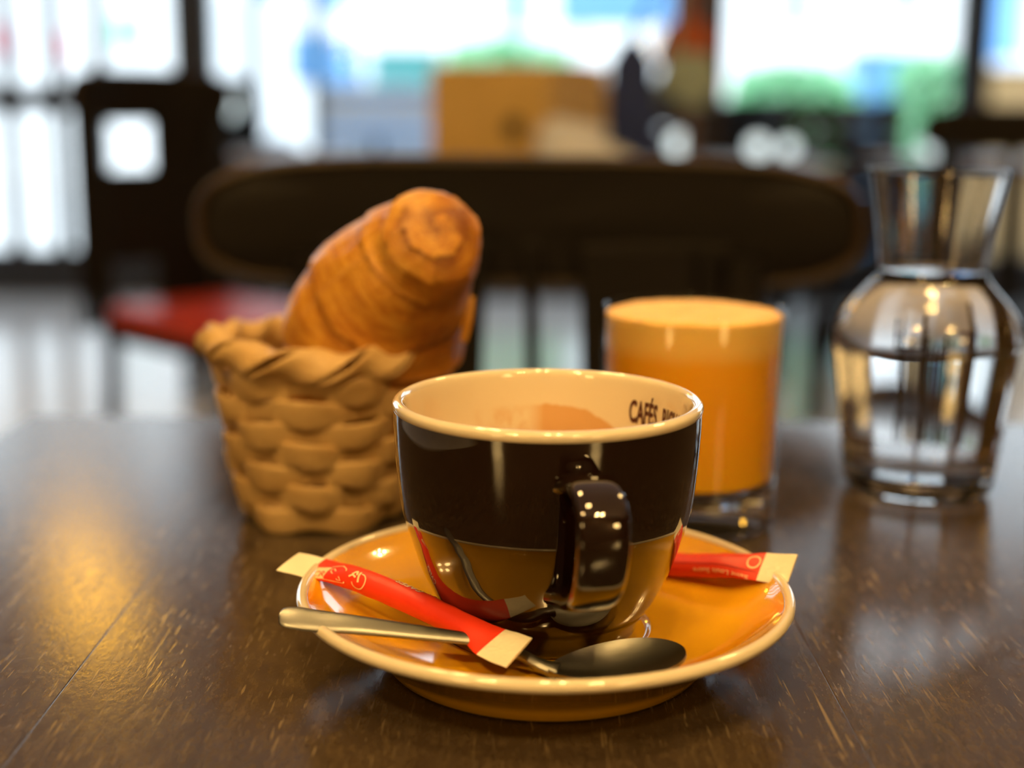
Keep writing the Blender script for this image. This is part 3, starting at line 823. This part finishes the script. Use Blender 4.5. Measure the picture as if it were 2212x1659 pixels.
# ------------------------------------------------------------------ chairs
def chair(name, label, loc_, rz, width, top, panel_h, mseat, slats, seat_h=0.46, depth=0.40, low=None, inset=0.05, group='dark wooden cafe chairs'):
    """backrest on the local +y side, seat towards -y"""
    th = thing(name, label, 'chair', loc_, rz, group)
    hw = width/2
    # barrel shaped back panel with a worn edge round it
    zc = top - panel_h/2
    out = []
    for k in range(96):
        a = 2*PI*k/96
        c, s = math.cos(a), math.sin(a)
        out.append((hw*math.copysign(abs(c)**0.42, c), zc + panel_h/2*math.copysign(abs(s)**0.62, s)))
    def by(x): return 0.035*(1-(x/hw)**2)        # gentle curve: middle farther back
    verts, faces = [], []
    for side, off in ((0, -0.011), (1, 0.011)):
        for f in (0.0, 0.33, 0.66, 0.93, 1.0):
            for x, z in out:
                o = off if f < 0.97 else off*0.3
                verts.append((x*f, by(x*f)+o, zc+(z-zc)*f))
    m_ = 96; L = 5
    for side in (0, 1):
        for i in range(L-1):
            for k in range(m_):
                k2 = (k+1) % m_
                q = (side*L*m_+i*m_+k, side*L*m_+i*m_+k2, side*L*m_+(i+1)*m_+k2, side*L*m_+(i+1)*m_+k)
                faces.append(q if side == 0 else q[::-1])
    for k in range(m_):
        k2 = (k+1) % m_
        faces.append(((L-1)*m_+k, (L-1)*m_+k2, (2*L-1)*m_+k2, (2*L-1)*m_+k))
    bk = mesh_obj('backrest', verts, faces, M_black, th)
    F = []
    for k in range(m_):
        p = Vector((out[k][0], by(out[k][0]), out[k][1]))
        a = out[k-1]; b = out[(k+1) % m_]
        t = Vector((b[0]-a[0], by(b[0])-by(a[0]), b[1]-a[1])).normalized()
        s = t.cross(Vector((0, 1, 0))).normalized(); F.append((p, t, s, s.cross(t).normalized()))
    sweep('backrest_edge', F, lambda i: oval(0.0045, 0.0115, 12), M_edge, bk, closed=True)
    # posts carry the panel, slats between
    zb = top - panel_h*0.75
    for sx in (-1, 1):
        tube('post', [(sx*(hw-inset), 0.0, zb), (sx*(hw-inset-0.01), -0.005, 0.62), (sx*(hw-inset-0.015), -0.02, seat_h), (sx*(hw-inset-0.01), 0.0, 0.22), (sx*(hw-inset), 0.05, 0.0)], 0.017, M_black, th, 12, Vector((0, 1, 0)), 24)
        tube('leg', [(sx*(hw-inset-0.005), -depth+0.03, seat_h-0.03), (sx*(hw-inset+0.01), -depth+0.01, 0.0)], 0.017, M_black, th, 12, Vector((0, 1, 0)))
    for (x, wd, tilt) in slats:
        bm = bmesh.new()
        zz = (zb + seat_h)/2
        add_box(bm, (x, 0.008, zz), (wd, 0.012, zb-seat_h+0.02), 0.004, Matrix.Rotation(tilt, 3, 'Y'))
        bm_obj('slat', bm, M_black, th)
    if low: box('back_panel', (low[2], 0.004, (low[0]+low[1])/2), (low[3], 0.016, low[1]-low[0]), M_black, th, 0.005)
    bm = bmesh.new(); add_box(bm, (0, -depth/2-0.01, seat_h-0.015), (width+0.01-2*inset, depth, 0.03), 0.012)
    bm_obj('seat', bm, M_black, th)
    if mseat:
        bm = bmesh.new(); add_box(bm, (0, -depth/2-0.015, seat_h+0.022), (width-2*inset, depth-0.03, 0.044), 0.018, None, 4)
        bm_obj('seat_pad', bm, mseat, th, True)
    for z in (0.20,):
        for sx in (-1, 1):
            tube('stretcher', [(sx*(hw-inset-0.008), 0.0, z), (sx*(hw-inset+0.005), -depth+0.02, z)], 0.010, M_black, th, 10)
    return th

# across the table: wide barrel back between table and window
c1 = at(1145, 470, 0.95)
topz = at(1145, 350, 0.97).z; botz = at(1145, 610, 0.97).z
HWc = 0.447
def sx_(px): return at(px, 700, 0.95).x - c1.x
chair('cafe_chair', 'black wooden chair with wide rounded backrest tucked in across the coffee table', (c1.x, 0.945, 0), 0, HWc, topz, topz-botz, None,
      [(sx_(770), 0.05, 0), (sx_(890), 0.06, 0), (sx_(1000), 0.022, 0.03), (sx_(1157), 0.010, -0.02), (sx_(1400), 0.085, -0.03), (sx_(1540), 0.03, -0.02)], seat_h=0.46, depth=0.36, inset=0.078)

# chair with the red seat further back on the left
r1 = at(352, 660, 2.95)
chair('cafe_chair', 'dark wooden chair with a red padded seat standing behind at the left', (r1.x, 2.95, 0), math.radians(46), 0.38, 0.975, 0.10, M_redseat,
      [(-0.165, 0.04, 0), (0.02, 0.05, 0), (0.08, 0.09, 0), (0.16, 0.06, 0)], seat_h=0.46, depth=0.46, inset=0.04, low=(0.585, 0.775, 0.0, 0.34))
# chairs nearer the window on the right
p = at(1640, 300, 5.0)
chair('cafe_chair', 'dark wooden chair with a brown seat turned sideways beside the table with the small globe lamps', (p.x, 5.12, 0), math.radians(-62), 0.40, 0.93, 0.16, M_brownwood, [(-0.1, 0.06, 0), (0.0, 0.06, 0), (0.1, 0.06, 0)])
p = at(1850, 300, 4.9)
chair('cafe_chair', 'dark wooden chair turned sideways before the right hand window pane', (p.x, 4.98, 0), math.radians(70), 0.38, 0.925, 0.16, None, [(-0.1, 0.06, 0), (0.0, 0.06, 0), (0.1, 0.06, 0)])
p = at(2190, 300, 3.3)
chair('cafe_chair', 'black wooden chair standing at the far right behind the carafe', (p.x, 3.3, 0), math.radians(-12), 0.42, 0.915, 0.10, None, [(-0.12, 0.03, 0), (0.0, 0.03, 0), (0.12, 0.03, 0)])

p = at(488, 300, 5.4)
chair('cafe_chair', 'dark wooden chair with tall back by the left window behind the tall globe lamp', (p.x, 5.5, 0), math.radians(64), 0.40, 1.0, 0.36, None, [(-0.1, 0.06, 0), (0.0, 0.06, 0), (0.1, 0.06, 0)])
# bench along the window
ba = at(1385, 300, 5.5).x; bb = at(1985, 300, 5.5).x
M_bench = noisy('grey_brown_bench_wood', (0.060, 0.050, 0.046), (0.042, 0.035, 0.034), 6, 0.6, 0.1, 40, (1, 6, 6), spec=0.2)
bn = thing('bench', 'grey brown wooden bench with a planked back under the right hand window', 'bench', ((ba+bb)/2, 5.55, 0))
BW = bb-ba
for k in range(4): box('back_plank', (0, 0.16, 0.52+0.118*k), (BW, 0.022, 0.108), M_bench, bn, 0.004)
for k in range(3): box('seat_plank', (0, -0.16+0.125*k, 0.44), (BW, 0.115, 0.025), M_bench, bn, 0.004)
for sx in (-1, 1):
    box('leg', (sx*(BW/2-0.06), -0.16, 0.213), (0.05, 0.05, 0.426), M_bench, bn, 0.004)
    box('back_leg', (sx*(BW/2-0.06), 0.19, 0.46), (0.05, 0.036, 0.92), M_bench, bn, 0.004)

# ------------------------------------------------------------------ tables further back
def cafe_table(name, label, x0, x1, y0, y1, m):
    t_ = thing(name, label, 'table', ((x0+x1)/2, (y0+y1)/2, 0), 0, 'cafe tables behind')
    W_, D_ = x1-x0, y1-y0
    box('tabletop', (0, 0, 0.733), (W_, D_, 0.034), m, t_, 0.006)
    for sx in (-1, 1):
        for sy in (-1, 1):
            box('leg', (sx*(W_/2-0.05), sy*(D_/2-0.05), 0.358), (0.05, 0.05, 0.716), M_black, t_, 0.004)
    return t_
ta = at(930, 300, 2.9).x; tb = at(1500, 300, 2.9).x
cafe_table('cafe_table', 'wooden cafe table carrying the cardboard box', ta, tb, 2.5, 3.2, M_brownwood)
ga = at(1400, 300, 4.2).x; gb = at(1790, 300, 4.2).x
cafe_table('cafe_table', 'wooden cafe table carrying three small round globe lamps', ga, gb, 3.95, 4.6, M_brownwood)
ha = at(1930, 300, 4.4).x; hb = at(2330, 300, 4.4).x
cafe_table('cafe_table', 'wooden cafe table at the far right carrying one globe lamp', ha, hb, 4.1, 4.8, M_brownwood)
la = at(405, 300, 4.5).x; lb = at(760, 300, 4.5).x
cafe_table('cafe_table', 'wooden cafe table before the left window with a tall globe lamp', la, lb, 4.2, 4.9, M_brownwood)

M_globe = mat('lit_frosted_globe', (0.8, 0.85, 0.85), 0.5, emit=(0.62, 0.78, 0.82), estr=1.7)
def globe(label, px, py, Y, rad, z0=0.75):
    c = at(px, py, Y)
    g_ = thing('globe_lamp', label, 'table lamp', (c.x, Y, z0), 0, 'small globe lamps on the far tables')
    h = max(c.z - z0, rad+0.004)
    lathe('base', [(0, 0), (rad*0.7, 0), (rad*0.7, 0.004), (0.006, 0.007), (0.005, h-rad*0.8), (0, h-rad*0.8)], M_metal, g_, 20)
    lathe('globe', [(0, h-rad)] + [(rad*math.sin(PI*k/12), h-rad*math.cos(PI*k/12)) for k in range(1, 12)] + [(0, h+rad)], M_globe, g_, 24)
globe('brightest of the small round globe lamps above the chair back', 1470, 312, 4.2, 0.036)
globe('small dim globe lamp beside the brown-seated chair, middle of the three on that table', 1637, 317, 4.15, 0.030)
globe('small dim globe lamp at the right end of the table of three', 1703, 319, 4.3, 0.026)
globe('round globe lamp over the neck of the water carafe', 2018, 322, 4.4, 0.044)
globe('tall round globe lamp above the left end of the wide chair back', 480, 226, 4.5, 0.055)

# ------------------------------------------------------------------ things on the box table
c = at(1185, 300, 2.68)
bx = thing('cardboard_box', 'tan cardboard box with a round hand hole standing on the table behind the chair', 'box', (c.x, 2.68, 0.75), math.radians(-28))
# corner nearest the viewer at local (0, 0); left side runs along -x
Lb = 0.262; Hb = at(1185, 140, 2.68).z - 0.75
for nm, cc, ss in (('front_panel', (-Lb/2, 0.002, Hb/2), (Lb, 0.004, Hb)), ('side_panel', (-0.002, Lb/2, Hb/2), (0.004, Lb-0.008, Hb)), ('side_panel', (-Lb+0.002, Lb/2, Hb/2), (0.004, Lb-0.008, Hb)), ('back_panel', (-Lb/2, Lb-0.002, Hb/2), (Lb, 0.004, Hb)), ('bottom_panel', (-Lb/2, Lb/2, 0.002), (Lb-0.008, Lb-0.008, 0.004))):
    box(nm, cc, ss, M_card, bx)
box('flap', (-Lb/2, 0.06, Hb+0.0021), (Lb-0.006, 0.12, 0.003), M_card, bx, 0, Matrix.Rotation(0.03, 3, 'X'))
box('flap', (-Lb/2, Lb-0.06, Hb+0.0021), (Lb-0.006, 0.12, 0.003), M_card, bx, 0, Matrix.Rotation(-0.03, 3, 'X'))
hh_ = lathe('hand_hole', [(0, 0), (0.022, 0), (0.022, 0.002), (0, 0.002)], M_dark, bx, 24)  # dark disc paints in the shade of a hole that is not cut
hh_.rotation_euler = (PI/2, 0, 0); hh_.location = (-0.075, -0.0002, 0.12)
# crumpled pale paper bag lying beside it
c = at(1285, 320, 2.62)
pb = thing('paper_bag', 'pale grey crumpled paper bag lying right of the cardboard box', 'bag', (c.x, 2.62, 0.75))
verts, faces = [], []
nu, nv = 28, 12
for j in range(nv+1):
    v = j/nv
    for i in range(nu):
        a = 2*PI*i/nu
        cx_, cy_ = math.cos(a), math.sin(a)
        k = (1-v)**0.35 if v > 0 else 1
        sc_ = (0.35+0.65*k)
        x = 0.125*math.copysign(abs(cx_)**0.6, cx_)*sc_ - 0.02*v; y = 0.06*math.copysign(abs(cy_)**0.6, cy_)*sc_
        nz = noise.noise(Vector((x*30, y*30, v*3)))
        verts.append((x*(1+0.08*nz), y*(1+0.1*nz), v*0.115*(1-0.25*cx_)))
for j in range(nv):
    for i in range(nu):
        i2 = (i+1) % nu
        faces.append((j*nu+i, j*nu+i2, (j+1)*nu+i2, (j+1)*nu+i))
faces.append(tuple(range(nu-1, -1, -1))); faces.append(tuple(nv*nu+i for i in range(nu)))
mesh_obj('bag_body', verts, faces, M_paper, pb, False)
box('folded_top', (-0.02, 0, 0.122), (0.085, 0.014, 0.022), M_paper, pb, 0.004, Matrix.Rotation(0.2, 3, 'Y'))

# coat stand with clothes in front of the brown pillar
cs = at(1492, 200, 3.7)
st = thing('coat_stand', 'dark coat stand in front of the brown pillar', 'coat stand', (cs.x, 3.7, 0))
tube('pole', [(0, 0, 0.03), (0, 0, 1.75)], 0.018, M_brownwood, st, 12, Vector((0, 1, 0)))
lathe('base', [(0, 0), (0.19, 0), (0.19, 0.012), (0.17, 0.022), (0.03, 0.034), (0, 0.034)], M_brownwood, st, 40)
for k in range(4):
    a = PI/4 + PI/2*k
    tube('hook', [(0, 0, 1.60), (0.05*math.cos(a), 0.05*math.sin(a), 1.58), (0.10*math.cos(a), 0.10*math.sin(a), 1.62), (0.115*math.cos(a), 0.115*math.sin(a), 1.68)], 0.007, M_metal, st, 8, Vector((0.3, 0.2, 1)), 14)
def cloth(name, label, cat, px0, px1, py0, py1, Y, m, topz, seed, thick=0.05):
    a = at(px0, (py0+py1)/2, Y); b = at(px1, (py0+py1)/2, Y); zt = at(px0, py0, Y).z if topz is None else topz; zb = at(px0, py1, Y).z
    cx_ = (a.x+b.x)/2; W_ = b.x-a.x
    o = thing(name, label, cat, (cx_, Y, zb))
    verts, faces = [], []
    nu, nv = 40, 18
    H = zt-zb
    for j in range(nv+1):
        v = j/nv
        for i in range(nu):
            t_ = 2*PI*i/nu
            f = 1 + 0.16*math.sin(t_*5+seed) * (1-v*0.6)
            ws = (0.80+0.20*math.sin(PI*min(1, v*1.2+0.2))) * (1-0.6*max(0, v-0.8)/0.2)
            verts.append((W_/2*math.cos(t_)*ws*(0.94+0.06*f), thick*math.sin(t_)*f*ws, v*H + 0.02*math.sin(3*t_+seed)*(1-v)))
    for j in range(nv):
        for i in range(nu):
            i2 = (i+1) % nu
            faces.append((j*nu+i, j*nu+i2, (j+1)*nu+i2, (j+1)*nu+i))
    faces.append(tuple(range(nu-1, -1, -1))); faces.append(tuple(nv*nu+i for i in range(nu)))
    mesh_obj('cloth_body', verts, faces, m, o)
    return o
o = cloth('coat', 'navy blue coat hanging low on the coat stand', 'coat', 1300, 1425, 85, 330, 3.40, M_navy, None, 0.4)
lp = cs.x - o.location.x
tube('hanging_strap', [(0.0, 0.0, at(1325, 85, 3.62).z-o.location.z-0.01), (lp*0.4, 0.02, 1.25-o.location.z), (lp*0.62, 0.03, 1.64-o.location.z)], 0.008, M_navy, o, 8, Vector((0, 1, 0)), 12)
o = cloth('scarf', 'rust orange scarf hanging on the coat stand', 'scarf', 1415, 1545, 40, 128, 3.58, M_rust, None, 1.7, 0.04)
tube('hanging_loop', [(0.0, 0.0, at(1415, 40, 3.56).z-o.location.z-0.01), (0.03, 0.03, 1.4-o.location.z), (0.07, 0.07, 1.62-o.location.z)], 0.009, M_rust, o, 8, Vector((0, 1, 0)), 12)
o = cloth('cloth_bag', 'grey green cloth bag hanging under the rust scarf', 'bag', 1415, 1560, 112, 215, 3.44, M_sage, None, 2.9, 0.05)
tube('shoulder_strap', [(-0.04, 0.0, at(1415, 112, 3.5).z-o.location.z-0.01), (0.0, 0.08, 1.35-o.location.z), (0.03, 0.12, 1.63-o.location.z)], 0.006, M_sage, o, 8, Vector((0, 1, 0)), 12)

# ------------------------------------------------------------------ street outside
GZ = -0.10
M_pave = noisy('pale_paving', (0.72, 0.72, 0.71), (0.62, 0.62, 0.62), 1.5, 0.9)
M_facade = noisy('white_render', (0.86, 0.86, 0.85), (0.80, 0.81, 0.82), 1.2, 0.9)
M_blueglass = noisy('blue_shop_glass', (0.10, 0.26, 0.55), (0.16, 0.36, 0.62), 1.2, 0.12)
M_bluepaint = noisy('light_blue_paint', (0.22, 0.46, 0.85), (0.17, 0.40, 0.78), 2, 0.5)
M_teal = noisy('teal_paint', (0.10, 0.36, 0.40), (0.14, 0.44, 0.46), 3, 0.5)
M_leafg = noisy('fresh_green_leaves', (0.34, 0.78, 0.46), (0.50, 0.86, 0.60), 9, 0.6)
M_whitep = noisy('white_paint', (0.82, 0.84, 0.86), (0.76, 0.79, 0.82), 2, 0.4)
M_pink = noisy('pink_paint', (0.80, 0.32, 0.34), (0.72, 0.26, 0.30), 2, 0.6)
M_greenp = noisy('mint_green_paint', (0.10, 0.55, 0.34), (0.08, 0.48, 0.30), 2, 0.6)
M_tanw = noisy('tan_timber', (0.50, 0.33, 0.15), (0.42, 0.27, 0.12), 4, 0.6, 0.1, 30, (1, 6, 6))
struct('ground', (0, 20, GZ-0.1), (60, 26.6, 0.2), M_pave)
YF = 18.0
fac = thing('shop_building', 'white rendered shop building across the street', 'building', (0, YF, GZ))
box('wall', (0, 2.0, 3.5), (34, 4.0, 7.0), M_facade, fac)
def fwin(px0, px1, py0, py1, m, nm='shop_window'):
    a = at(px0, py1, YF); b = at(px1, py0, YF)
    x0, x1, z0, z1 = a.x, b.x, a.z-GZ, max(b.z-GZ, a.z-GZ+0.3)
    f = box(nm, ((x0+x1)/2, -0.02, (z0+z1)/2), (x1-x0+0.16, 0.08, z1-z0+0.16), M_whitep, fac, 0.01)
    box('pane', ((x0+x1)/2, -0.065, (z0+z1)/2), (x1-x0, 0.02, z1-z0), m, f)
for w_ in ((556, 640, -160, 75, M_blueglass), (690, 750, -200, 22, M_blueglass), (1090, 1140, -160, 60, M_teal), (1695, 1745, -160, 60, M_blueglass), (1930, 1990, -160, 20, M_teal), (2128, 2230, -200, 128, M_bluepaint), (250, 300, 38, 98, M_greenp), (-15, 42, 55, 118, M_pink), (120, 150, 70, 130, M_pink)):
    fwin(*w_)
box('cornice', (0, -0.1, 6.9), (34.2, 0.4, 0.3), M_facade, fac, 0.03)

# white delivery van
def van(label, px0, px1, Y, ):
    a = at(px0, 200, Y); b = at(px1, 200, Y)
    v = thing('delivery_van', label, 'van', ((a.x+b.x)/2, Y+0.95, GZ))
    L_ = b.x-a.x
    prof = [(-L_/2, 0.35), (L_/2-0.1, 0.35), (L_/2, 0.55), (L_/2-0.05, 0.95), (L_/2-0.75, 1.12), (L_/2-1.25, 1.75), (L_/2-1.5, 1.9), (-L_/2+0.1, 1.9), (-L_/2, 1.75)]
    bm = bmesh.new()
    vs = [[bm.verts.new((x, sy*0.9, z)) for x, z in prof] for sy in (-1, 1)]
    bm.faces.new(vs[0]); bm.faces.new(vs[1][::-1])
    for i in range(len(prof)): 
        j = (i+1) % len(prof); bm.faces.new((vs[0][i], vs[0][j], vs[1][j], vs[1][i]))
    bmesh.ops.bevel(bm, geom=bm.edges[:], offset=0.05, segments=2, affect='EDGES')
    bm_obj('body', bm, M_whitep, v)
    for sx in (-L_/2+0.7, L_/2-0.75):
        for sy in (-0.82, 0.82):
            o = lathe('wheel', [(0, -0.1), (0.2, -0.1), (0.33, -0.09), (0.35, -0.05), (0.35, 0.05), (0.33, 0.09), (0.2, 0.1), (0, 0.1)], M_frame, v, 28)
            o.rotation_euler = (PI/2, 0, 0); o.location = (sx, sy, 0.35)
    box('side_window', (L_/2-1.25, -0.905, 1.38), (0.62, 0.02, 0.42), M_blueglass, v, 0.008)
    return v
van('white delivery van parked outside the middle window', 420, 1010, 12.5)

def hedge(label, px0, px1, py0, Y, trough):
    a = at(px0, py0, Y); b = at(px1, py0, Y)
    W_ = b.x-a.x; H_ = a.z-GZ
    h_ = thing('hedge_planter', label, 'planter', ((a.x+b.x)/2, Y+0.2, GZ), 0, 'hedges in troughs on the pavement')
    box('trough', (0, 0, 0.22), (W_, 0.42, 0.44), trough, h_, 0.015)
    rnd = random.Random(int(px0))
    vs, fs = [], []
    for k in range(1500):
        x = rnd.uniform(-W_/2, W_/2); y = rnd.uniform(-0.20, 0.20); z = 0.44 + rnd.random()**0.8*(H_-0.44-0.06*rnd.random()-0.08*abs(x/W_*2)**3)
        n_ = Vector((rnd.gauss(0, 1), rnd.gauss(0, 1), rnd.gauss(0.6, 1))).normalized()
        t_ = n_.orthogonal().normalized(); s_ = n_.cross(t_)
        L2, W2 = 0.055, 0.03
        c_ = Vector((x, y, z)); i0 = len(vs)
        vs += [c_-t_*L2, c_+s_*W2, c_+t_*L2, c_-s_*W2]; fs.append((i0, i0+1, i0+2, i0+3))
    o = mesh_obj('foliage', vs, fs, M_leafg, h_, False); o['kind'] = 'stuff'
hedge('green hedge trough seen right above the cardboard box', 955, 1235, 72, 9.0, M_whitep)
hedge('long green hedge trough outside the right window beside the pillar', 1600, 1862, 128, 8.6, M_teal)
hedge('short green hedge trough next to the right window post', 1968, 2092, 108, 8.6, M_teal)

def slab_thing(name, label, cat, px0, px1, py0, Y, m, depth=0.5, bev=0.03):
    a = at(px0, py0, Y); b = at(px1, py0, Y)
    W_ = b.x-a.x; H_ = a.z-GZ
    t_ = thing(name, label, cat, ((a.x+b.x)/2, Y+depth/2, GZ))
    box('body', (0, 0, H_/2+0.02), (W_, depth, H_-0.08), m, t_, bev)
    box('lid', (0, 0, H_-0.01), (W_+0.03, depth+0.03, 0.04), m, t_, 0.01)
    for sx in (-1, 1): box('foot', (sx*(W_/2-0.06), 0, 0.03), (0.06, depth-0.08, 0.06), M_frame, t_)
    return t_
slab_thing('street_cabinet', 'teal street cabinet outside left of the hedge over the box', 'cabinet', 800, 945, 108, 9.4, M_teal)
slab_thing('street_cabinet', 'blue street cabinet between the two hedges outside the right window', 'cabinet', 1868, 1962, 112, 9.2, M_bluepaint)
slab_thing('timber_bench_chest', 'tan timber chest outside behind the far right pane', 'chest', 2128, 2330, 150, 8.8, M_tanw)
slab_thing('planter_trough', 'long white painted trough outside behind the wide chair back', 'planter', 690, 952, 185, 8.0, M_whitep, 0.4)

# light blue panel sign on two posts
a = at(1205, 58, 10.5); b = at(1468, -90, 10.5)
sg = thing('panel_sign', 'light blue rounded panel sign on two posts outside', 'sign', ((a.x+b.x)/2, 10.5, GZ))
box('panel', (0, 0, (a.z+b.z)/2-GZ), (b.x-a.x, 0.05, b.z-a.z), M_bluepaint, sg, 0.02)
for sx in (-1, 1): tube('post', [(sx*(b.x-a.x)*0.3, 0.06, 0), (sx*(b.x-a.x)*0.3, 0.06, b.z-GZ)], 0.025, M_whitep, sg, 10, Vector((0, 1, 0)))

# bistro table and chairs on the pavement
bt = thing('bistro_table', 'light blue metal bistro table on the pavement outside the middle window', 'table', (at(815, 280, 7.5).x, 7.5, GZ))
lathe('top', [(0, 0.83), (0.30, 0.83), (0.31, 0.845), (0.30, 0.86), (0, 0.86)], M_bluepaint, bt, 40)
tube('stem', [(0, 0, 0.02), (0, 0, 0.835)], 0.022, M_frame, bt, 12, Vector((0, 1, 0)))
lathe('base', [(0, 0), (0.2, 0), (0.2, 0.015), (0.03, 0.04), (0, 0.04)], M_frame, bt, 32)
